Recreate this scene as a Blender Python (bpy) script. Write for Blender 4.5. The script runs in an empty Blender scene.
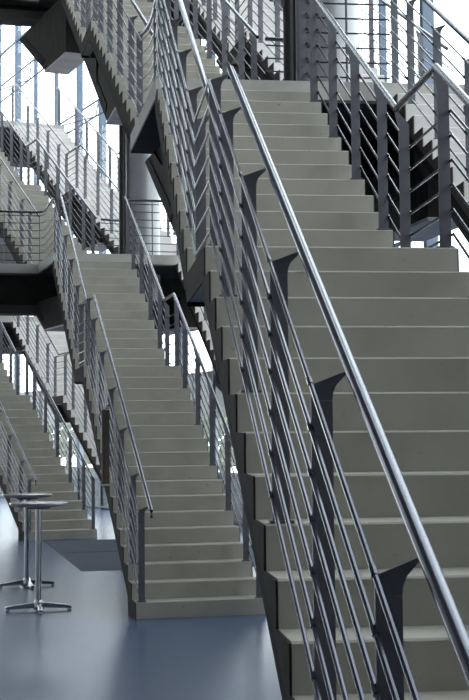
import bpy, math, random
from mathutils import Vector, Matrix
random.seed(7)
scene = bpy.context.scene
COL = scene.collection
sin, cos, pi = math.sin, math.cos, math.pi

# ------------------------------------------------------------------ dimensions
R = 0.17            # riser
T = 0.29            # tread
S = R / T
FL1 = 5.10          # first gallery level
FL2 = 10.20          # second gallery level
PAIR = 2.15         # spacing of the two stairs of a pair
BAY = {1: ((0.372, 2.636), -0.1133), 2: ((-1.0382, 14.0933), -0.2279), 3: ((-3.9153, 25.346), -0.4272),
       4: ((-9.1, 35.7), -0.60), 5: ((-15.5, 48.4), -0.55)}


def W(bay, lat, d, z=0.0):
    (x, y), th = BAY[bay]
    return Vector((x + lat * cos(th) + d * sin(th), y - lat * sin(th) + d * cos(th), z))


# ------------------------------------------------------------------ materials
def new_mat(name):
    m = bpy.data.materials.new(name)
    m.use_nodes = True
    nt = m.node_tree
    return m, nt, nt.nodes['Principled BSDF']


def noise_mat(name, c1, c2, scale=6.0, rough=0.7, metal=0.0, bump=0.0, spec=0.5, detail=6.0, stretch=None, p=(0.35, 0.7)):
    m, nt, b = new_mat(name)
    N = nt.nodes
    tc = N.new('ShaderNodeTexCoord')
    mp = N.new('ShaderNodeMapping')
    nt.links.new(tc.outputs['Object'], mp.inputs['Vector'])
    if stretch:
        mp.inputs['Scale'].default_value = stretch
    nz = N.new('ShaderNodeTexNoise')
    nz.inputs['Scale'].default_value = scale
    nz.inputs['Detail'].default_value = detail
    nt.links.new(mp.outputs['Vector'], nz.inputs['Vector'])
    cr = N.new('ShaderNodeValToRGB')
    cr.color_ramp.elements[0].position = p[0]
    cr.color_ramp.elements[1].position = p[1]
    cr.color_ramp.elements[0].color = (*c1, 1)
    cr.color_ramp.elements[1].color = (*c2, 1)
    nt.links.new(nz.outputs['Fac'], cr.inputs['Fac'])
    nt.links.new(cr.outputs['Color'], b.inputs['Base Color'])
    b.inputs['Roughness'].default_value = rough
    b.inputs['Metallic'].default_value = metal
    b.inputs['Specular IOR Level'].default_value = spec
    if bump:
        bp = N.new('ShaderNodeBump')
        bp.inputs['Strength'].default_value = bump
        bp.inputs['Distance'].default_value = 0.01
        nt.links.new(nz.outputs['Fac'], bp.inputs['Height'])
        nt.links.new(bp.outputs['Normal'], b.inputs['Normal'])
    return m


def step_mat(name='precast_concrete', c1=(0.225, 0.212, 0.178), c2=(0.265, 0.250, 0.210)):
    """pale precast concrete with faint clouds and a few dark scuffs"""
    m, nt, b = new_mat(name)
    N = nt.nodes
    tc = N.new('ShaderNodeTexCoord')
    oi = N.new('ShaderNodeObjectInfo')
    ad = N.new('ShaderNodeVectorMath'); ad.operation = 'ADD'
    ml = N.new('ShaderNodeVectorMath'); ml.operation = 'MULTIPLY'
    ml.inputs[1].default_value = (0, 0, 37.0)
    cb = N.new('ShaderNodeCombineXYZ')
    nt.links.new(oi.outputs['Random'], cb.inputs['Z'])
    nt.links.new(cb.outputs['Vector'], ml.inputs[0])
    nt.links.new(tc.outputs['Object'], ad.inputs[0])
    nt.links.new(ml.outputs['Vector'], ad.inputs[1])
    n1 = N.new('ShaderNodeTexNoise'); n1.inputs['Scale'].default_value = 3.0; n1.inputs['Detail'].default_value = 5
    nt.links.new(ad.outputs['Vector'], n1.inputs['Vector'])
    cr = N.new('ShaderNodeValToRGB')
    cr.color_ramp.elements[0].position = .3; cr.color_ramp.elements[1].position = .72
    cr.color_ramp.elements[0].color = (*c1, 1)
    cr.color_ramp.elements[1].color = (*c2, 1)
    nt.links.new(n1.outputs['Fac'], cr.inputs['Fac'])
    n2 = N.new('ShaderNodeTexNoise'); n2.inputs['Scale'].default_value = 9.0; n2.inputs['Detail'].default_value = 7
    n2.inputs['Roughness'].default_value = .65
    nt.links.new(ad.outputs['Vector'], n2.inputs['Vector'])
    c2 = N.new('ShaderNodeValToRGB')
    c2.color_ramp.elements[0].position = .29; c2.color_ramp.elements[1].position = .36
    c2.color_ramp.elements[0].color = (0.55, 0.55, 0.55, 1); c2.color_ramp.elements[1].color = (1, 1, 1, 1)
    nt.links.new(n2.outputs['Fac'], c2.inputs['Fac'])
    mx = N.new('ShaderNodeMix'); mx.data_type = 'RGBA'; mx.blend_type = 'MULTIPLY'
    mx.inputs['Factor'].default_value = 1
    nt.links.new(cr.outputs['Color'], mx.inputs['A']); nt.links.new(c2.outputs['Color'], mx.inputs['B'])
    nt.links.new(mx.outputs['Result'], b.inputs['Base Color'])
    b.inputs['Roughness'].default_value = .6
    b.inputs['Specular IOR Level'].default_value = .35
    return m


M = {}
M['step'] = step_mat(c1=(.345, .325, .280), c2=(.405, .382, .330))
M['pale'] = step_mat('lit_step_concrete', (.56, .53, .51), (.66, .63, .61))  # lightened copy of the step concrete: brighter light on the outer row painted in
M['slab'] = noise_mat('gallery_concrete', (.40, .385, .36), (.48, .465, .43), 2.5, .7)
M['lit_under'] = noise_mat('lit_underside_tone', (.50, .46, .43), (.64, .60, .57), 1.2, .75, stretch=(1, 6, 1))  # pale tone for bracket undersides and board end, light on them put into colour
M['girder'] = noise_mat('dark_steel_girder', (.020, .018, .016), (.034, .031, .028), 5, .85, .0, spec=.12)
M['post'] = noise_mat('grey_painted_steel', (.094, .093, .108), (.114, .113, .130), 8, .5, .15)
M['bar'] = noise_mat('blued_steel_rod', (.050, .051, .070), (.066, .067, .088), 3, .27, .75)
M['rail'] = noise_mat('brushed_steel_tube', (.100, .102, .126), (.115, .117, .142), 2, .21, .85)
M['column'] = noise_mat('smooth_grey_column', (.23, .235, .245), (.30, .305, .32), 1.5, .32, .15)
M['black'] = noise_mat('black_painted_pipe', (.006, .006, .007), (.012, .012, .013), 5, .5)
M['mat'] = noise_mat('ribbed_grey_mat', (.075, .082, .104), (.098, .106, .130), 30, .95, spec=.08, stretch=(1, 8, 1))
M['chrome'] = noise_mat('polished_steel', (.50, .50, .52), (.62, .62, .64), 10, .22, 1.0)
M['tabletop'] = noise_mat('pale_laminate', (.22, .22, .24), (.34, .34, .36), 4, .2, 0, spec=.8)
M['board'] = noise_mat('brown_stained_board', (.060, .042, .033), (.10, .070, .054), 3, .6, stretch=(12, 12, .8))
M['frame'] = noise_mat('blue_grey_steel_frame', (.085, .12, .17), (.12, .155, .21), 4, .5, .2)
M['bracket_side'] = noise_mat('brown_grey_bracket', (.036, .031, .027), (.052, .045, .039), 2.0, .85, spec=.12, stretch=(1, 5, 1))
M['plate_lit'] = noise_mat('lit_brown_side_plate', (.115, .092, .078), (.16, .128, .108), 4, .85, .0, spec=.12)  # lit copy of the side plate, browner and brighter for the outer row
M['beam_warm'] = noise_mat('warm_dark_spine_beam', (.070, .056, .048), (.10, .080, .068), 4, .85, .0, spec=.12)
M['panel'] = noise_mat('dark_cladding_panel', (.028, .027, .025), (.045, .043, .040), 3, .5)
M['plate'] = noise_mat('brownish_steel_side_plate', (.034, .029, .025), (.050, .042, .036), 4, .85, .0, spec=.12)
M['wall'] = noise_mat('pale_plaster', (.42, .41, .39), (.50, .49, .47), 1.5, .85)
M['roof'] = noise_mat('grey_roof_panels', (.30, .30, .31), (.38, .38, .39), 1.0, .8)
M['leaf'] = noise_mat('spring_leaves', (.05, .085, .018), (.15, .20, .05), 3, .8, bump=.3)
M['bark'] = noise_mat('tree_bark', (.10, .07, .05), (.18, .13, .09), 9, .9)
M['paving'] = noise_mat('pale_paving', (.50, .50, .48), (.60, .60, .57), 2, .9)


def floor_mat():
    m, nt, b = new_mat('polished_blue_grey_floor')
    N = nt.nodes
    tc = N.new('ShaderNodeTexCoord')
    n1 = N.new('ShaderNodeTexNoise'); n1.inputs['Scale'].default_value = .9; n1.inputs['Detail'].default_value = 6
    nt.links.new(tc.outputs['Object'], n1.inputs['Vector'])
    cr = N.new('ShaderNodeValToRGB')
    cr.color_ramp.elements[0].position = .3; cr.color_ramp.elements[1].position = .75
    cr.color_ramp.elements[0].color = (.052, .088, .165, 1); cr.color_ramp.elements[1].color = (.066, .104, .19, 1)
    nt.links.new(n1.outputs['Fac'], cr.inputs['Fac'])
    nt.links.new(cr.outputs['Color'], b.inputs['Base Color'])
    n2 = N.new('ShaderNodeTexNoise'); n2.inputs['Scale'].default_value = .6; n2.inputs['Detail'].default_value = 2
    nt.links.new(tc.outputs['Object'], n2.inputs['Vector'])
    mr = N.new('ShaderNodeMapRange')
    mr.inputs['To Min'].default_value = .262; mr.inputs['To Max'].default_value = .272
    nt.links.new(n2.outputs['Fac'], mr.inputs['Value'])
    nt.links.new(mr.outputs['Result'], b.inputs['Roughness'])
    b.inputs['Specular IOR Level'].default_value = .42
    return m


def glass_mat():
    m = bpy.data.materials.new('facade_glass')
    m.use_nodes = True
    nt = m.node_tree
    nt.nodes.clear()
    o = nt.nodes.new('ShaderNodeOutputMaterial')
    mx = nt.nodes.new('ShaderNodeMixShader')
    tr = nt.nodes.new('ShaderNodeBsdfTransparent'); tr.inputs['Color'].default_value = (.90, .95, .97, 1)
    gl = nt.nodes.new('ShaderNodeBsdfGlossy'); gl.inputs['Roughness'].default_value = .03
    lw = nt.nodes.new('ShaderNodeLayerWeight'); lw.inputs['Blend'].default_value = .25
    sc = nt.nodes.new('ShaderNodeMath'); sc.operation = 'MULTIPLY'; sc.inputs[1].default_value = .25
    nt.links.new(lw.outputs['Facing'], sc.inputs[0])
    nt.links.new(sc.outputs[0], mx.inputs['Fac'])
    nt.links.new(tr.outputs[0], mx.inputs[1]); nt.links.new(gl.outputs[0], mx.inputs[2])
    nt.links.new(mx.outputs[0], o.inputs['Surface'])
    return m


M['floor'] = floor_mat()
M['glass'] = glass_mat()


# ------------------------------------------------------------------ mesh helpers
class MB:
    def __init__(s):
        s.v = []; s.f = []; s.sm = []

    def add(s, vs, fs, smooth=False):
        o = len(s.v)
        s.v += [tuple(v) for v in vs]
        s.f += [tuple(i + o for i in f) for f in fs]
        s.sm += [smooth] * len(fs)
        return s

    def box(s, x0, x1, y0, y1, z0, z1):
        vs = [(x, y, z) for x in (x0, x1) for y in (y0, y1) for z in (z0, z1)]
        return s.add(vs, [(0, 1, 3, 2), (4, 6, 7, 5), (0, 4, 5, 1), (2, 3, 7, 6), (0, 2, 6, 4), (1, 5, 7, 3)])

    def prism_yz(s, poly, x0, x1):
        """polygon in (y,z), extruded along x"""
        n = len(poly)
        a = sum(poly[i][0] * poly[(i + 1) % n][1] - poly[(i + 1) % n][0] * poly[i][1] for i in range(n))
        if a < 0:
            poly = poly[::-1]
        vs = [(x0, y, z) for y, z in poly] + [(x1, y, z) for y, z in poly]
        fs = [tuple(range(n - 1, -1, -1)), tuple(range(n, 2 * n))]
        fs += [(i, (i + 1) % n, n + (i + 1) % n, n + i) for i in range(n)]
        return s.add(vs, fs)

    def prism_xz(s, poly, y0, y1):
        n = len(poly)
        a = sum(poly[i][0] * poly[(i + 1) % n][1] - poly[(i + 1) % n][0] * poly[i][1] for i in range(n))
        if a > 0:
            poly = poly[::-1]
        vs = [(x, y0, z) for x, z in poly] + [(x, y1, z) for x, z in poly]
        fs = [tuple(range(n - 1, -1, -1)), tuple(range(n, 2 * n))]
        fs += [(i, (i + 1) % n, n + (i + 1) % n, n + i) for i in range(n)]
        return s.add(vs, fs)

    def prism_xy(s, poly, z0, z1):
        n = len(poly)
        a = sum(poly[i][0] * poly[(i + 1) % n][1] - poly[(i + 1) % n][0] * poly[i][1] for i in range(n))
        if a < 0:
            poly = poly[::-1]
        vs = [(x, y, z0) for x, y in poly] + [(x, y, z1) for x, y in poly]
        fs = [tuple(range(n - 1, -1, -1)), tuple(range(n, 2 * n))]
        fs += [(i, (i + 1) % n, n + (i + 1) % n, n + i) for i in range(n)]
        return s.add(vs, fs)

    def tube(s, pts, r, n=8, caps=True):
        pts = [Vector(p) for p in pts]
        rings = []
        up = Vector((0, 0, 1))
        m = len(pts)
        for i, p in enumerate(pts):
            a = (pts[i] - pts[i - 1]).normalized() if i > 0 else None
            b = (pts[i + 1] - pts[i]).normalized() if i < m - 1 else None
            if a is None: t = b; k = 1
            elif b is None: t = a; k = 1
            else:
                t = (a + b)
                if t.length < 1e-4: t = a
                t.normalize()
                k = 1 / max(.45, t.dot(a))
            ref = up if abs(t.z) < .95 else Vector((0, 1, 0))
            e1 = t.cross(ref).normalized()
            e2 = e1.cross(t).normalized()
            # stretch in the bending plane so mitred corners keep their thickness
            bend = (b - a) if (a is not None and b is not None) else None
            ring = []
            for j in range(n):
                an = 2 * pi * j / n
                off = e1 * cos(an) * r + e2 * sin(an) * r
                if bend is not None and bend.length > 1e-4:
                    bd = bend.normalized()
                    off = off + bd * (off.dot(bd)) * (k - 1)
                ring.append(p + off)
            rings.append(ring)
        vs = [v for rg in rings for v in rg]
        fs = []
        for i in range(m - 1):
            for j in range(n):
                j2 = (j + 1) % n
                fs.append((i * n + j, i * n + j2, (i + 1) * n + j2, (i + 1) * n + j))
        s.add(vs, fs, True)
        if caps:
            o = len(s.v) - len(vs)
            s.f.append(tuple(o + j for j in range(n - 1, -1, -1))); s.sm.append(False)
            s.f.append(tuple(o + (m - 1) * n + j for j in range(n))); s.sm.append(False)
        return s

    def lathe(s, prof, n=24, cx=0, cy=0):
        vs = []; fs = []
        for r, z in prof:
            for j in range(n):
                a = 2 * pi * j / n
                vs.append((cx + r * cos(a), cy + r * sin(a), z))
        for i in range(len(prof) - 1):
            for j in range(n):
                j2 = (j + 1) % n
                fs.append((i * n + j, i * n + j2, (i + 1) * n + j2, (i + 1) * n + j))
        fs.append(tuple(range(n - 1, -1, -1)))
        fs.append(tuple((len(prof) - 1) * n + j for j in range(n)))
        return s.add(vs, fs, True)

    def mesh(s, name, mat):
        me = bpy.data.meshes.new(name)
        me.from_pydata(s.v, [], s.f)
        me.materials.append(M[mat])
        me.polygons.foreach_set('use_smooth', s.sm)
        me.update()
        return me

    def obj(s, name, mat, parent=None, bevel=0):
        o = bpy.data.objects.new(name, s.mesh(name, mat))
        COL.objects.link(o)
        if parent is not None:
            o.parent = parent
        if bevel:
            bv = o.modifiers.new('edge', 'BEVEL'); bv.width = bevel; bv.segments = 2; bv.limit_method = 'ANGLE'
        for p in o.data.polygons:
            pass
        if any(s.sm):
            try:
                o.data.set_sharp_from_angle(angle=math.radians(50))
            except Exception:
                pass
        return o


def tag(o, label=None, cat=None, group=None, kind=None):
    if label: o['label'] = label
    if cat: o['category'] = cat
    if group: o['group'] = group
    if kind: o['kind'] = kind
    return o


def thing(name, label, cat, loc=(0, 0, 0), rz=0.0, group=None):
    o = bpy.data.objects.new(name, None)
    o.empty_display_size = .2
    COL.objects.link(o)
    o.location = loc
    o.rotation_euler = (0, 0, rz)
    return tag(o, label, cat, group)


def share(name, me, parent, loc=(0, 0, 0)):
    o = bpy.data.objects.new(name, me)
    COL.objects.link(o)
    o.parent = parent
    o.location = loc
    return o


# ------------------------------------------------------------------ staircases
STEP_ME = {}
POST_ME = {}
NOSE = 0.004


class Stair:
    def __init__(s, bay, second, z0, n1, n2, L, w):
        s.bay, s.second, s.z0, s.n1, s.n2, s.L, s.w = bay, second, z0, n1, n2, L, w
        s.off = PAIR if second else 0.0
        s.loc = W(bay, s.off, 0, z0)
        s.rz = -BAY[bay][1]
        s.dl = (n1 - 1) * T          # landing starts
        s.zl = n1 * R                # landing height (local)
        s.d2 = s.dl + L              # first riser of the upper flight
        s.dt = s.d2 + (n2 - 1) * T   # gallery edge
        s.zt = (n1 + n2) * R

    def world(s, lat, d, z):
        return W(s.bay, s.off + lat, d, s.z0 + z)

    def local(s, p):
        (x, y), th = BAY[s.bay]
        q = Vector(p) - Vector((s.loc.x, s.loc.y, s.z0))
        return Vector((q.x * cos(th) - q.y * sin(th), q.x * sin(th) + q.y * cos(th), q.z))


def step_mesh(w, first, mat='step'):
    key = (w, first, mat)
    if key not in STEP_ME:
        dr = .055
        if first:
            poly = [(0, -R), (0, -.008), (NOSE * 2, 0), (T, 0), (T, -dr), (.12, -R)]
        else:
            poly = [(0, -R - .002), (0, -.008), (.008, 0), (T - .001, 0), (T - .001, -dr), (0.0, -R - dr)]
            poly = [(0, -R - dr), (0, -.008), (.008, 0), (T - .001, 0), (T - .001, -dr)]
        STEP_ME[key] = MB().prism_yz(poly, 0, w).mesh('step', mat)
    return STEP_ME[key]


def build_stair(st, label, mid_bracket):
    root = thing('staircase', label, 'staircase', st.loc, st.rz)
    w = st.w
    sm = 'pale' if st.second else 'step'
    for k in range(1, st.n1):
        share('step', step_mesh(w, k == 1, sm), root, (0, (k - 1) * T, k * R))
    for j in range(1, st.n2):
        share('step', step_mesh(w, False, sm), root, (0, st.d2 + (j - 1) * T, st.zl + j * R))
    # landing slab with chamfered nosing
    zl = st.zl
    poly = [(st.dl, zl - R - .055), (st.dl, zl - .008), (st.dl + .008, zl), (st.d2 - .001, zl), (st.d2 - .001, zl - .19), (st.dl + .3, zl - .19)]
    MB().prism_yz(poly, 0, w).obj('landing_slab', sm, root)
    # sawtooth side plates covering the step ends, and dark girders below them
    def tip(d):
        return d * S
    dp, dr1 = .05, .138
    for x0, sgn in ((0.0, -1), (w, 1)):
        xs = sorted((x0 + sgn * .001, x0 + sgn * .009))
        pl = []
        for k in range(1, st.n1):
            d0 = (k - 1) * T
            pl += [(d0 + .002, (k - 1) * R), (d0 + .002, k * R - .006)]
        pl += [(st.dl + .002, (st.n1 - 1) * R - .006), (st.dl + .002, zl - .006), (st.d2 + .002, zl - .006)]
        for j in range(1, st.n2):
            d0 = st.d2 + (j - 1) * T
            pl += [(d0 + .002, zl + (j - 1) * R - .006), (d0 + .002, zl + j * R - .006)]
        pl += [(st.dt - .02, st.zt - R - .006), (st.dt - .02, zl + tip(st.dt - .02 - st.d2) - dp), (st.d2 + .012, zl - dp), (st.d2 - .10, zl - .19), (st.dl + .15, zl - .19), (st.dl + .05, tip(st.dl + .05) - dp)]
        pl += [(.09, tip(.09) - dp)] if st.z0 else [(dp / S + .02, 0.0)]
        MB().prism_yz(pl, *xs).obj('side_plate', 'plate_lit' if st.second else 'plate', root)
    for x0, sgn in ((-.009, 1), (w + .009, -1)):
        mb = MB()
        xs = sorted((x0, x0 + sgn * .11))
        if st.z0 == 0:
            da = dr1 / S
            low = [(dp / S + .01, 0.0), (dp / S + .03, tip(dp / S + .03) - dp - .002), (st.dl + .04, tip(st.dl + .04) - dp - .002), (st.dl + .14, zl - .192), (st.dl + .18, zl - .25), (st.dl + .05, tip(st.dl + .05) - dr1), (da + .30, tip(da + .30) - dr1), (da + .30, 0.0)]
        else:
            low = [(.1, -.17), (.1, tip(.1) - dp - .002), (st.dl + .04, tip(st.dl + .04) - dp - .002), (st.dl + .14, zl - .192), (st.dl + .18, zl - .25), (st.dl + .05, tip(st.dl + .05) - dr1), (.0, -.17)]
        mb.prism_yz(low, *xs)
        u = st.d2
        upl = [(u - .10, zl - .192), (u + .005, zl - dp - .005), (st.dt - .02, zl + tip(st.dt - u - .02) - dp - .002), (st.dt - .02, zl + tip(st.dt - u - .02) - dr1),
               (u + .06, zl + tip(.06) - dr1), (u - .06, zl - .215), (u - .10, zl - .215)]
        mb.prism_yz(upl, *xs)
        mb.obj('side_girder', 'girder', root)
    # deep spine beams between the girders
    bm_ = MB()
    l0, l1 = .20, w - .20
    q0, q1 = .172, .55
    if st.z0 == 0:
        d_a = q1 / S
        bm_.prism_yz([(q0 / S + .05, 0.0), (st.dl + .04, tip(st.dl + .04) - q0 - .04), (st.dl + .04, tip(st.dl + .04) - q1), (d_a, 0.0)], l0, l1)
    else:
        bm_.prism_yz([(.02, -R - .005), (st.dl + .04, tip(st.dl + .04) - q0 - .04), (st.dl + .04, tip(st.dl + .04) - q1), (-.45, -R - .005 - .25)], l0, l1)
    bm_.prism_yz([(st.d2 - .06, zl - .235), (st.dt - .02, zl + tip(st.dt - st.d2 - .02) - q0), (st.dt - .02, zl + tip(st.dt - st.d2 - .02) - q1), (st.d2 - .06, zl - .60)], l0, l1)
    bm_.obj('spine_beam', 'beam_warm' if st.second else 'bracket_side', root)
    MB().box(.11, w - .11, st.dl + .33, st.d2 - .09, zl - .215, zl - .192).obj('landing_shade_sheet', 'girder', root)  # dark sheet added to paint the shade under the landing
    if mid_bracket:
        a, b = .22, .66
        d2 = st.d2
        poly = [(d2 - 1.05, zl - 1.36), (d2 - 2.15, zl - 1.36), (d2 - 2.3, zl - 1.05), (st.dl - .25, zl - .56), (st.dl + .32, zl - .36), (d2, zl - .36), (d2 + 1.4, zl + .43), (d2 + 1.93, zl + .43)]
        MB().prism_yz(poly, a, b).obj('support_bracket', 'bracket_side', root)
        MB().box(a - .01, b + .01, d2 - 2.16, d2 - 1.03, zl - 1.39, zl - 1.361).obj('lit_bottom', 'lit_under', root)  # paler plate added to paint the lit underside of the bracket
        MB().prism_yz([(d2 - .93, zl - 1.23), (d2 + 1.62, zl + .30), (d2 + 1.42, zl + .36), (d2 - 1.05, zl - 1.11)], a - .012, a - .0005).obj('recessed_web', 'girder', root)
    return root


# ---- railing -------------------------------------------------------
BAR_H = [.075 + .139 * i for i in range(7)]
HAND = .978
HAND_L, HAND_R = .975, 1.015
PW = .066


def post_mesh(side):
    """flat plate post standing on a tread; origin at its foot"""
    if ('p', side) not in POST_ME:
        h = BAR_H[6] + .004
        mb = MB().prism_xz([(-PW / 2, 0), (PW / 2, 0), (PW / 2, h - .04), (-PW / 2, h - .04)], -.006, .006)
        mb.box(-PW / 2 - .012, PW / 2 + .012, -.03, .03, 0, .010)
        POST_ME[('p', side)] = mb.mesh('post', 'post')
        q = [(-PW / 2, h - .039), (PW / 2, h - .039), (PW / 2 + .003, h - .016), (PW / 2 + .012, h + .004), (.076, h + .035), (.076, h + .045), (-PW / 2, h + .006)]
        if side < 0:
            q = [(-PW / 2 + .006, h - .039), (PW / 2, h - .039), (PW / 2, h + .006), (-.036, h + .082), (-.054, h + .082), (-.052, h + .05)]
        POST_ME[('b', side)] = MB().prism_xz(q, -.005, .005).mesh('bracket', 'post')
    return POST_ME[('p', side)], POST_ME[('b', side)]


def add_post(root, x, d, z, side):
    pm, bm = post_mesh(side)
    p = share('post', pm, root, (x, d, z))
    share('bracket', bm, p, (0, 0, 0))
    return p


def stair_rail(st, side, label, nb=7, link=True, group=None, ex=.03):
    """side +1: rail on the left edge (handrail leans to +x), -1: right edge"""
    w = st.w
    xb = .026 if side > 0 else w - .020        # rods run along the outer edge of the posts
    xc = xb + side * (PW / 2 + .002)
    xh = xc + (.084 if side > 0 else -.048)
    HAND = HAND_L if side > 0 else HAND_R
    root = thing('stair_railing', label, 'railing', st.world(0, 0, 0), st.rz, group)
    ds = []
    for k in (1, 3, 6, 9, 12, 15):
        if k < st.n1 - 1 or (k == 15 and st.n1 > 15):
            ds.append(((k - 1) * T + .035, k * R))
    ds.append((st.dl + .04, st.zl))
    ds.append((st.d2 - T + .01, st.zl))
    for j in (2, 5, 8, 11):
        if j < st.n2:
            ds.append((st.d2 + (j - 1) * T + .035, st.zl + j * R))
    ds.append((st.dt + .045, st.zt))
    ground = st.z0 == 0
    for d, z in ds:
        p_ = add_post(root, xc, d, z, side)
        if ground and d < st.dl:
            p_.scale.z = 1 + ex * (1 - d / st.dl) / .90
    ground = st.z0 == 0
    # bars: parallel to the pitch, level across the landing
    for h in BAR_H[:nb]:
        P = []
        if ground:
            P.append((xb, .035, R + .035 * S + h + ex * min(1, h / .5)))
        else:
            P.append((xb, -T, h))
        P += [(xb, st.dl, st.zl + h), (xb, st.d2 - T, st.zl + h), (xb, st.dt, st.zt + h), (xb, st.dt + .06, st.zt + h)]
        mb = MB().tube([(x, d, z) for x, d, z in P], .0080, 7)
        # collars where the rod passes each post
        for d, z in ds[1:-1]:
            if d <= st.dl: zz = R + d * S + h + (ex * min(1, h / .5) * (1 - d / st.dl) if ground else 0)
            elif d < st.d2 - T + .03: zz = st.zl + h; continue
            else: zz = st.zl + (d - st.d2 + T) * S + h
            e = .016
            mb.tube([(xb, d - e, zz - e * S), (xb, d + e, zz + e * S)], .0106, 7)
        mb.obj('rail_bar', 'bar', root)
    # handrails
    r = .0208
    zA = R + HAND
    if ground:
        low = [(xh, -.10, zA + ex - .10 * S - .075), (xh, -.095, zA + ex - .10 * S), (xh, st.dl - .0, st.zl + HAND)]
    else:
        low = [(xh, -T - .02, HAND), (xh, st.dl, st.zl + HAND)]
    up = [(xh, st.d2 - T, st.zl + HAND), (xh, st.dt, st.zt + HAND), (xh, st.dt + .10, st.zt + HAND)]
    if link:
        MB().tube(low + [(xh, st.dl + .04, st.zl + HAND)], r, 14).obj('handrail', 'rail', root)
        MB().tube([(xh, st.dl + .0405, st.zl + HAND), (xh, st.d2 - T - .0405, st.zl + HAND)], r * .98, 14).obj('handrail_link', 'rail', root)
        MB().tube([(xh, st.d2 - T - .04, st.zl + HAND)] + up, r, 14).obj('handrail', 'rail', root)
    else:
        MB().tube(low, r, 14).obj('handrail', 'rail', root)
        MB().tube(up, r, 14).obj('handrail', 'rail', root)
    return root


def level_rail(pts, posts, label, nb=7, smooth=False, start_trim=0):
    """railing along a gallery edge; pts: world floor points, posts: indices/fractions along the path"""
    pts = [Vector(p) for p in pts]
    o = pts[0]
    root = thing('gallery_railing', label, 'railing', o)
    L = [p - o for p in pts]
    for h in BAR_H[:nb]:
        MB().tube([(p.x, p.y, p.z + h) for p in L], .0082, 6).obj('rail_bar', 'bar', root)
    MB().tube([(p.x, p.y, p.z + HAND) for p in L], .0225, 12).obj('handrail', 'rail', root)
    # posts
    cum = [0]
    for a, b in zip(L[:-1], L[1:]):
        cum.append(cum[-1] + (b - a).length)
    for f in posts:
        s_ = f * cum[-1]
        for i in range(len(L) - 1):
            if cum[i + 1] >= s_ - 1e-6:
                u = (s_ - cum[i]) / max(1e-6, cum[i + 1] - cum[i])
                p = L[i].lerp(L[i + 1], u)
                dr = (L[i + 1] - L[i]).normalized()
                break
        mb = MB().box(-.006, .006, -.022, .022, 0, HAND - .02)
        mb.box(-.03, .03, -.03, .03, 0, .01)
        me = mb.obj('post', 'post', root)
        me.location = p
        me.rotation_euler = (0, 0, math.atan2(dr.y, dr.x))
    return root


WA, WB = 1.40, 1.375
stairs = {
    'A': Stair(1, False, 0, 17, 13, 1.242, WA),
    'E': Stair(1, True, 0, 17, 13, 1.242, WA),
    'B': Stair(2, False, 0, 17, 13, 1.10, WB),
    'G': Stair(2, True, 0, 17, 13, 1.10, WB),
    'C': Stair(3, False, 0, 17, 13, 1.10, WB),
    'D': Stair(3, True, 0, 17, 13, 1.10, WB),
    'B1': Stair(2, False, FL1, 14, 16, 1.10, WB),
    'G1': Stair(2, True, FL1, 14, 16, 1.10, WB),
    'C1': Stair(3, False, FL1, 14, 16, 1.10, WB),
    'D1': Stair(3, True, FL1, 14, 16, 1.10, WB),
}
SL = {
    'A': 'largest foreground concrete staircase filling the right side, climbing away from the viewer',
    'E': 'concrete staircase at the far right edge, seen from its stepped side beyond the foreground staircase',
    'B': 'middle concrete staircase standing on the blue floor beside the two round tables',
    'G': 'shaded staircase squeezed between the middle and foreground staircases, only its stepped edge showing',
    'C': 'smaller concrete staircase at lower left behind the round tables',
    'D': 'pale staircase behind the lower left one, its stepped edge running down behind the middle staircase',
    'B1': 'upper staircase at top centre seen from below, its underside carried on dark wedges',
    'G1': 'upper staircase behind the dark column top, brown stepped side glimpsed through railings',
    'C1': 'upper left staircase starting behind the gallery railing above the dark beam',
    'D1': 'brightly lit upper staircase by the glass front, above the top of the middle staircase',
}
for k, st in stairs.items():
    build_stair(st, SL[k], st.z0 > 0)

RL = {
    'A+': 'large left railing of the foreground staircase, nearest handrail crossing the whole picture',
    'A-': 'right railing of the foreground staircase with posts on its upper steps and landing',
    'E+': 'left railing of the far right staircase, silhouetted against the bright windows',
    'E-': 'right railing of the far right staircase, farthest right of all the railings',
    'B+': 'left railing of the middle staircase with a brown board hanging on it',
    'B-': 'right railing of the middle staircase, its lower end near the foreground staircase',
    'G+': 'left railing of the shaded staircase between the middle and foreground ones',
    'G-': 'right railing of the shaded staircase hidden mostly behind the foreground staircase',
    'C+': 'left railing of the lower left staircase, behind the round tables',
    'C-': 'right railing of the lower left staircase, long bright handrail running down to the floor',
    'D+': 'left railing of the pale staircase behind the lower left one',
    'D-': 'right railing of the pale staircase behind the lower left one, next to the windows',
    'B1+': 'left railing of the upper staircase at top centre, many close bars seen from below',
    'B1-': 'right railing of the upper staircase at top centre, next to the dark column',
    'G1+': 'left railing of the upper staircase behind the dark column top',
    'G1-': 'right railing of the upper staircase behind the dark column top',
    'C1+': 'left railing of the upper left staircase, above the gallery railing',
    'C1-': 'right railing of the upper left staircase, bright handrail above the middle staircase top',
    'D1+': 'left railing of the brightly lit upper staircase by the glass front',
    'D1-': 'right railing of the brightly lit upper staircase, thin posts against the white glass',
}
for k, st in stairs.items():
    stair_rail(st, 1, RL[k + '+'], 7, link=(k != 'A'), ex=.09 if k == 'A' else .03)
    stair_rail(st, -1, RL[k + '-'], 6)

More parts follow.
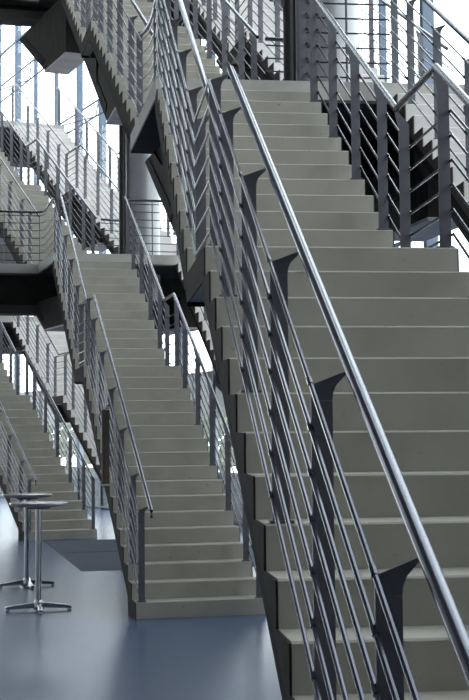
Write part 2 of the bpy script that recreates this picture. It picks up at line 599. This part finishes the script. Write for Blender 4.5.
# ------------------------------------------------------------------ galleries
def gallery(label, z, poly, beams, brackets, depth=.90, name='gallery_walkway'):
    o = poly[0]
    root = thing(name, label, 'walkway', (o.x, o.y, z))
    P = [(p.x - o.x, p.y - o.y) for p in poly]
    MB().prism_xy(P, -R, 0).obj('deck_slab', 'slab', root)
    MB().prism_xy(P, -R - .03, -R - .0005).obj('deck_shade_sheet', 'slab_dark', root)  # thin dark sheet, shade below the deck put into its colour
    for (a, b) in beams:                         # I-beams below the deck: web and wide bottom flange
        a = Vector((a.x - o.x, a.y - o.y, 0)); b = Vector((b.x - o.x, b.y - o.y, 0))
        u = (b - a).normalized(); n = Vector((-u.y, u.x, 0))
        def q(lo, hi):
            return [tuple((p + n * t)[:2]) for p, t in ((a, lo), (b, lo), (b, hi), (a, hi))]
        bm = MB().prism_xy(q(.10, .38), -depth + .16, -R - .031).obj('beam_web', 'girder', root)
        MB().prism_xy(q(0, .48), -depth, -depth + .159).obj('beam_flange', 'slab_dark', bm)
    for bay, off, drop, lt, top in brackets:                    # wedge shaped brackets carrying the next flight
        th = BAY[bay][1]
        lp = W(bay, off, 0, 0)
        e = MB()
        sl = .60
        e.prism_yz([(-1.07, -drop + .03), (-2.35, -drop + .03), (-2.35, -top - .002), (-1.07 + (drop - .03 - top) / sl, -top - .002)], lt, lt + .44)
        ob = e.obj('support_bracket', 'bracket_side', root)
        ob.location = (lp.x - o.x, lp.y - o.y, 0); ob.rotation_euler = (0, 0, -th)
        MB().box(lt - .01, lt + .45, -2.36, -1.05, -drop, -drop + .029).obj('lit_bottom', 'lit_under', ob)  # added pale plate, carries the light on the bracket's underside
        k_ = (drop - top - .16) / sl
        MB().prism_yz([(-.93, -drop + .15), (-.93 + k_, -top - .01), (-1.15 + k_, -top - .01), (-1.06, -drop + .24)], lt - .012, lt - .0005).obj('recessed_web', 'girder', ob)
    return root


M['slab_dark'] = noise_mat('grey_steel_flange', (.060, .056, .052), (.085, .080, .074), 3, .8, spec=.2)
dtA = stairs['A'].dt; dtB = stairs['B'].dt; dtU = stairs['B1'].dt
FW = 5.3
gallery('right gallery landing at the top of the foreground staircase, around the dark column', FL1,
        [W(1, 0, dtA), W(1, FW, dtA), W(2, FW, .1), W(2, -.03, .1)],
        [(W(1, 0.3, dtA + .7), W(1, FW, dtA + .7))], [(2, 0, 1.25, .22, R), (2, PAIR, 1.25, .22, R)])
gallery('long dark gallery bridge left of the middle staircase, at the level of its top', FL1,
        [W(2, 0, dtB), W(2, FW, dtB), W(3, FW, .1), W(3, -.05, .1), W(3, -.05, 1.5), W(3, -9, 1.5), W(2, -9.3, 10.85), W(2, -.12, 10.82)],
        [(W(2, -9, 10.95), W(2, FW, 10.95))], [(3, 0, 1.25, .03, .68), (3, PAIR, 1.25, .03, .68)])
gallery('highest dark gallery bridge in the top left corner', FL2,
        [W(2, 0, dtU), W(2, FW, dtU), W(3, FW, .1), W(3, -9, .1), W(2, -9.3, 10.85), W(2, -.12, 10.82)],
        [(W(2, -9, 10.95), W(2, FW, 10.95))], [(3, 0, 1.57, .03, .47), (3, PAIR, 1.57, .03, .47)], depth=.47)
gallery('farthest lower gallery, beyond the lower left staircases', FL1,
        [W(3, -4, dtB), W(3, 3.6, dtB), W(4, 3.6, .1), W(4, -4, .1)], [(W(3, -4, 10.2), W(3, 3.5, 10.2))], [])
gallery('farthest upper gallery, at the top of the bright staircase by the glass', FL2,
        [W(3, -4, dtU), W(3, 3.6, dtU), W(4, 3.6, .1), W(4, -4, .1)], [(W(3, -4, 10.2), W(3, 3.5, 10.2))], [])


def bez(a, c, b, n=8):
    return [a * (1 - t) ** 2 + c * 2 * t * (1 - t) + b * t * t for t in [i / n for i in range(n + 1)]]


def up(v, z):
    return Vector((v.x, v.y, z))


# left edge of the first gallery: from the top of A to the foot of the flight above
a = W(1, .026, dtA + .06); b = W(2, .026, -T)
mid = W(1, .10, dtA + 1.5)
level_rail([up(p, FL1) for p in bez(a, mid, b)], [.45], 'curved railing at the left edge of the landing above the foreground staircase')
# left edge of the second gallery, then along the bridge to the left
a = W(2, .026, dtB + .06)
pth = [a, W(2, .0, 10.55)] + bez(W(2, -.005, 10.70), W(2, -.02, 10.90), W(2, -.22, 10.91), 4) + [W(2, -9, 10.95)]
level_rail([up(p, FL1) for p in pth], [.152, .215, .30, .385, .47, .56, .65, .74, .83, .92], 'dark railing along the gallery bridge at the left edge')


def gap_rail(st, d, z, label, lat0=None):
    a_ = W(st.bay, st.w - .036, d, z); b_ = W(st.bay, PAIR + .036, d, z)
    level_rail([a_, b_], [.5], label)


gap_rail(stairs['A'], dtA + .13, FL1, 'short level railing in front of the grey column at upper right')
gap_rail(stairs['B'], dtB + .13, FL1, 'short level railing in front of the column behind the middle staircase')
gap_rail(stairs['B1'], -T - .10, FL1, 'short level railing behind the dark column beside the upper centre staircase')
gap_rail(stairs['C1'], -T - .10, FL1, 'short bright level railing beyond the top of the middle staircase')
a_, b_ = W(2, PAIR + WB, dtB + .1, FL1), W(2, FW - .1, dtB + .1, FL1)
level_rail([a_, b_], [.3, .7], 'level gallery railing right of the shaded staircase')
a_, b_ = W(1, PAIR + WA, dtA + .1, FL1), W(1, FW - .1, dtA + .1, FL1)
level_rail([a_, b_], [.3, .7], 'level gallery railing at the top of the far right staircase')

# ------------------------------------------------------------------ columns
CEIL = 17.0
for bay, lab, lab2 in ((1, 'round grey column at upper right beyond the top of the foreground staircase', 'black vertical pipe standing against the upper right column'),
                       (2, 'round grey column behind the top of the middle staircase', 'black vertical pipe standing against the column behind the middle staircase')):
    p = W(bay, 1.79, 10.55)
    r = .315
    mb = MB().lathe([(r, .0), (r, CEIL - .05)], 40)
    o = mb.obj('round_column', 'column'); o.location = (p.x, p.y, 0.0)
    tag(o, lab, 'column')
    p2 = W(bay, 1.79 - .39, 10.50)
    o = MB().lathe([(.062, 0), (.062, CEIL - .05)], 16).obj('downpipe', 'black'); o.location = (p2.x, p2.y, 0)
    tag(o, lab2, 'pipe')

# ------------------------------------------------------------------ setting: floor, roof, walls, facade
def tagS(o, label=None):
    o['kind'] = 'structure'
    return o


tagS(MB().box(-46, 40, -14, 62, -.3, 0).obj('floor', 'floor'))
ceil_poly = [W(1, -14, -16), W(1, FW + .3, -16), W(1, FW + .3, 0), W(2, FW + .3, 0), W(3, FW + .3, 0), W(4, FW + .3, 0), W(5, FW + .3, 0), W(5, FW + .3, 10), W(5, -16, 10), W(4, -16, 0), W(3, -14, 0), W(2, -14, 0)]
rf = MB()
gl_ = MB()
beams_ = MB()
sect = [(1, -16), (1, 9.0), (2, 1.0), (3, 0), (4, 0), (5, 0), (5, 10)]
for (b0, d0), (b1, d1) in zip(sect[:-1], sect[1:]):
    S0, S1 = (1.0, 5.2)
    for l0, l1, tgt in ((-14, FW + .3, rf),) if d0 == -16 else ((-14, S0, rf), (S1, FW + .3, rf), (S0, S1, gl_)):
        q = [W(b0, l0, d0), W(b0, l1, d0), W(b1, l1, d1), W(b1, l0, d1)]
        if tgt is gl_:
            gl_.add([(p.x, p.y, CEIL + .2) for p in q], [(0, 1, 2, 3)])
        else:
            rf.prism_xy([(p.x, p.y) for p in q], CEIL, CEIL + .4)
    for i in range(5 if d0 != -16 else 0):
        t_ = i / 5
        p = W(b0, S0, d0).lerp(W(b1, S0, d1), t_); q = W(b0, S1, d0).lerp(W(b1, S1, d1), t_)
        u = (q - p).normalized(); n_ = Vector((-u.y, u.x, 0)) * .08
        beams_.prism_xy([tuple(v[:2]) for v in (p - n_, q - n_, q + n_, p + n_)], CEIL - .3, CEIL + .15)
roof = tagS(rf.obj('ceiling', 'roof'))
gl_.obj('added_skylight', 'glass', roof)  # unseen skylight, added and narrowed to steer light onto steps and handrails
beams_.obj('roof_beam', 'roof', roof)

# facade: chain of glazed segments along the outer (right) side and closing the far end
chain = [W(1, FW + .25, -15), W(1, FW + .25, -1.5), W(1, FW + .25, 0), W(2, FW + .25, 0), W(3, FW + .25, 0), W(4, FW + .25, 0), W(5, FW + .25, 0), W(5, FW + .25, 9.5), W(5, -15.5, 9.5)]
wn = 0
p, q = chain[0], chain[1]
u = (q - p).normalized(); n_ = Vector((u.y, -u.x, 0)) * .3
tagS(MB().prism_xy([tuple(v[:2]) for v in (p, q, q + n_, p + n_)], 0, CEIL).obj('wall_light_block', 'wall'))  # unseen solid wall, added in place of glazing to darken the foreground
for a, b in zip(chain[1:-1], chain[2:]):
    wn += 1
    L = (b - a).length
    ang = math.atan2(b.y - a.y, b.x - a.x)
    root = bpy.data.objects.new('window_%d' % wn, None)
    COL.objects.link(root)
    root.location = (a.x, a.y, 0); root.rotation_euler = (0, 0, ang)
    root['kind'] = 'structure'
    MB().add([(0, 0, .05), (L, 0, .05), (L, 0, CEIL - .05), (0, 0, CEIL - .05)], [(0, 1, 2, 3)]).obj('glazing', 'glass', root)
    n = max(1, round(L / 1.9))
    for i in range(n + 1):
        x = L * i / n
        wd = .06 if i % 3 else .13
        MB().box(x - wd / 2 if i else 0, x + wd / 2, -.03 - wd, .03, 0, CEIL - .02).obj('mullion', 'frame', root)
    if wn <= 5:
        MB().box(0, L, -.10, -.05, .0, 1.12).obj('plinth_panel', 'panel', root)
        MB().box(0, L, -.10, -.05, 2.36, 3.45).obj('spandrel_panel', 'panel', root)
    for z in (.06, 5.0, 15.2):
        MB().box(0, L, -.045, .02, z - .03, z + .03).obj('transom', 'frame', root)
    # wind truss on the inside of the glass
    if wn in (3, 4, 5):
        for zt_ in (10.9, 13.4):
            tr = thing('wind_truss', {10.9: 'lower', 13.4: 'upper'}[zt_] + {3: ' steel wind truss behind the right columns, high up', 4: ' steel wind truss crossing the bright glass front at top left', 5: ' steel wind truss at the farthest left end of the glass front'}[wn], 'truss', (a.x, a.y, zt_), ang)
            MB().tube([(0.05, .16, 0), (L - .05, .16, 0)], .028, 8).obj('chord', 'frame', tr)
            MB().tube([(0.05, .75, 0), (L - .05, .75, 0)], .028, 8).obj('chord', 'frame', tr)
            m_ = max(2, round(L / 1.9))
            for i in range(m_):
                x0, x1 = .1 + (L - .2) * i / m_, .1 + (L - .2) * (i + 1) / m_
                ya, yb = (.16, .75) if i % 2 == 0 else (.75, .16)
                MB().tube([(x0, ya, 0), (x1, yb, 0)], .02, 6).obj('diagonal', 'frame', tr)

# inner wall far left and outside ground
wl = [W(1, FW + .25, -15.2), W(1, -14, -15.2), W(2, -14, 0), W(3, -14, 0), W(4, -16, 0), W(5, -16, 10)]  # unseen leg behind the camera is added to dim the foreground
mb = MB()
for a, b in zip(wl[:-1], wl[1:]):
    u = (b - a).normalized(); n_ = Vector((-u.y, u.x, 0)) * .3
    mb.prism_xy([tuple(q[:2]) for q in (a, b, b + n_, a + n_)], 0, CEIL)
tagS(mb.obj('wall_left', 'wall'))

q = [W(3, -.5, 12.2), W(3, 3.1, 12.2), W(3, 3.1, 12.4), W(3, -.5, 12.4)]
tagS(MB().prism_xy([(p.x, p.y) for p in q], FL1 + .01, 8.7).obj('wall_gap_filler', 'panel'))  # added dark filler closing a bright gap where further stairs belong

# ------------------------------------------------------------------ round bar tables
def bar_table(x, y, label, rz):
    root = thing('bar_table', label, 'table', (x, y, 0), rz)
    MB().lathe([(.20, 1.055), (.29, 1.065), (.315, 1.078), (.32, 1.09), (.315, 1.10), (.29, 1.104), (.02, 1.104)], 40).obj('table_top', 'tabletop', root)
    MB().lathe([(.032, .10), (.032, 1.0545)], 20).obj('pole', 'chrome', root)
    MB().lathe([(.13, 1.040), (.13, 1.0545)], 20).obj('mounting_plate', 'girder', root).location.z = -.0003
    MB().lathe([(.055, .012), (.06, .03), (.055, .07), (.036, .11)], 20).obj('hub', 'chrome', root)
    for i in range(4):
        f = MB()
        f.prism_xz([(.05, .03), (.05, .085), (.33, .052), (.355, .045), (.355, .02), (.33, .02)], -.022, .022)
        f.lathe([(.024, 0), (.024, .02)], 12, .335, 0)
        o = f.obj('foot', 'chrome', root, .004)
        o.rotation_euler = (0, 0, i * pi / 2)
    root.scale = (1, 1, 1.068)
    return root


bar_table(-2.165, 14.87, 'nearer round standing table with steel pole and four-armed foot', math.radians(12))
bar_table(-2.67, 17.32, 'farther round standing table with steel pole, partly behind the nearer table', math.radians(20))

# ------------------------------------------------------------------ mats
for d0, d1, lab in ((5.35, 8.55, 'nearer dark grey floor mat let into the blue floor left of the middle staircase'), (8.65, 11.4, 'farther dark grey floor mat in front of the lower left staircase')):
    root = W(2, .05, d0)
    o = MB().box(0, 3.4, 0, d1 - d0, .0, .006).obj('floor_mat', 'mat')
    o.location = (root.x, root.y, 0.0); o.rotation_euler = (0, 0, -BAY[2][1])
    tag(o, lab, 'mat')

# ------------------------------------------------------------------ brown board hanging on the left railing of the middle staircase
bp = W(2, -.06, 1.93, 1.335)
bd = MB()
bd.box(-.045, .045, -.018, .018, 0, .88)
bo = thing('hanging_board', 'narrow brown board hanging upright on the outside of the middle staircase railing', 'board', bp, -BAY[2][1])
o = bd.obj('panel', 'board', bo, .004)
MB().box(-.050, .050, -.022, .022, -.018, -.0005).obj('lit_end_edge', 'lit_under', bo)  # pale strip painting the light on the board's lower edge
MB().tube([(0, 0, .88), (.03, 0, .93), (.064, 0, .925)], .008, 6).obj('hook', 'bar', bo)
bo.rotation_euler = (0, 0, -BAY[2][1])

# ------------------------------------------------------------------ trees outside the glass
tagS(MB().box(-70, 80, -30, 110, -.6, -.31).obj('ground', 'paving'))
def tree(x, y, h, label):
    root = thing('bush', label, 'bush', (x, y, -.31), 0, 'bushes outside the glass front')
    MB().lathe([(.16, 0), (.11, h * .3), (.07, h * .6)], 10).obj('trunk', 'bark', root)
    mb = MB()
    for i in range(700):
        a, e, rr = random.uniform(0, 2 * pi), random.uniform(-.5, 1), random.uniform(.5, 1) ** .5
        c = Vector((cos(a) * rr * h * .32 * math.sqrt(1 - min(1, e * e * .8)), sin(a) * rr * h * .32 * math.sqrt(1 - min(1, e * e * .8)), h * .62 + e * h * .36))
        q = Vector((random.uniform(-1, 1), random.uniform(-1, 1), random.uniform(-1, 1))).normalized()
        u = q.orthogonal().normalized(); v = q.cross(u)
        s_ = h * .055
        mb.add([c - u * s_, c + v * s_ * .6, c + u * s_, c - v * s_ * .6], [(0, 1, 2, 3)])
    mb.obj('crown', 'leaf', root)


for x, y, h in ((-.4, 43.5, 3.1), (1.0, 46, 2.7), (-2.0, 47.5, 3.2), (-6.8, 55, 3.6), (-5.2, 52.5, 3.0)):
    tree(x, y, h, 'small green bush outside the glass front, glimpsed between the staircases')

# ------------------------------------------------------------------ light
wd = bpy.data.worlds.new('overcast_sky')
scene.world = wd
wd.use_nodes = True
nt = wd.node_tree
bg = nt.nodes['Background']
tc = nt.nodes.new('ShaderNodeTexCoord')
sx = nt.nodes.new('ShaderNodeSeparateXYZ')
nt.links.new(tc.outputs['Generated'], sx.inputs[0])
cr = nt.nodes.new('ShaderNodeValToRGB')
cr.color_ramp.elements[0].position = .40; cr.color_ramp.elements[0].color = (.75, .76, .74, 1)
cr.color_ramp.elements[1].position = .75; cr.color_ramp.elements[1].color = (.90, .96, 1.0, 1)
mr = nt.nodes.new('ShaderNodeMapRange')
mr.inputs['From Min'].default_value = -1; mr.inputs['From Max'].default_value = 1
nt.links.new(sx.outputs['Z'], mr.inputs['Value'])
nt.links.new(mr.outputs['Result'], cr.inputs['Fac'])
nt.links.new(cr.outputs['Color'], bg.inputs['Color'])
bg.inputs['Strength'].default_value = 5.2

# ------------------------------------------------------------------ camera
F, PITCH, ROLL, EZ = 1347.2921, .0672, -.0085, 1.8334
fw = Vector((0, cos(PITCH), sin(PITCH))); rt = Vector((1, 0, 0)); u_ = rt.cross(fw)
rt2 = cos(ROLL) * rt + sin(ROLL) * u_
up2 = -sin(ROLL) * rt + cos(ROLL) * u_
cd = bpy.data.cameras.new('camera')
cam = bpy.data.objects.new('camera', cd)
COL.objects.link(cam)
cd.sensor_fit = 'VERTICAL'; cd.sensor_height = 24.0; cd.lens = F * 24.0 / 700.0
cd.clip_start = .05; cd.clip_end = 300
cam.matrix_world = Matrix(((rt2.x, up2.x, -fw.x, 0), (rt2.y, up2.y, -fw.y, 0), (rt2.z, up2.z, -fw.z, EZ), (0, 0, 0, 1)))
scene.camera = cam

scene.view_settings.view_transform = 'Standard'
scene.view_settings.look = 'None'
scene.view_settings.exposure = 0.0
scene.cycles.max_bounces = 8
scene.cycles.transparent_max_bounces = 12
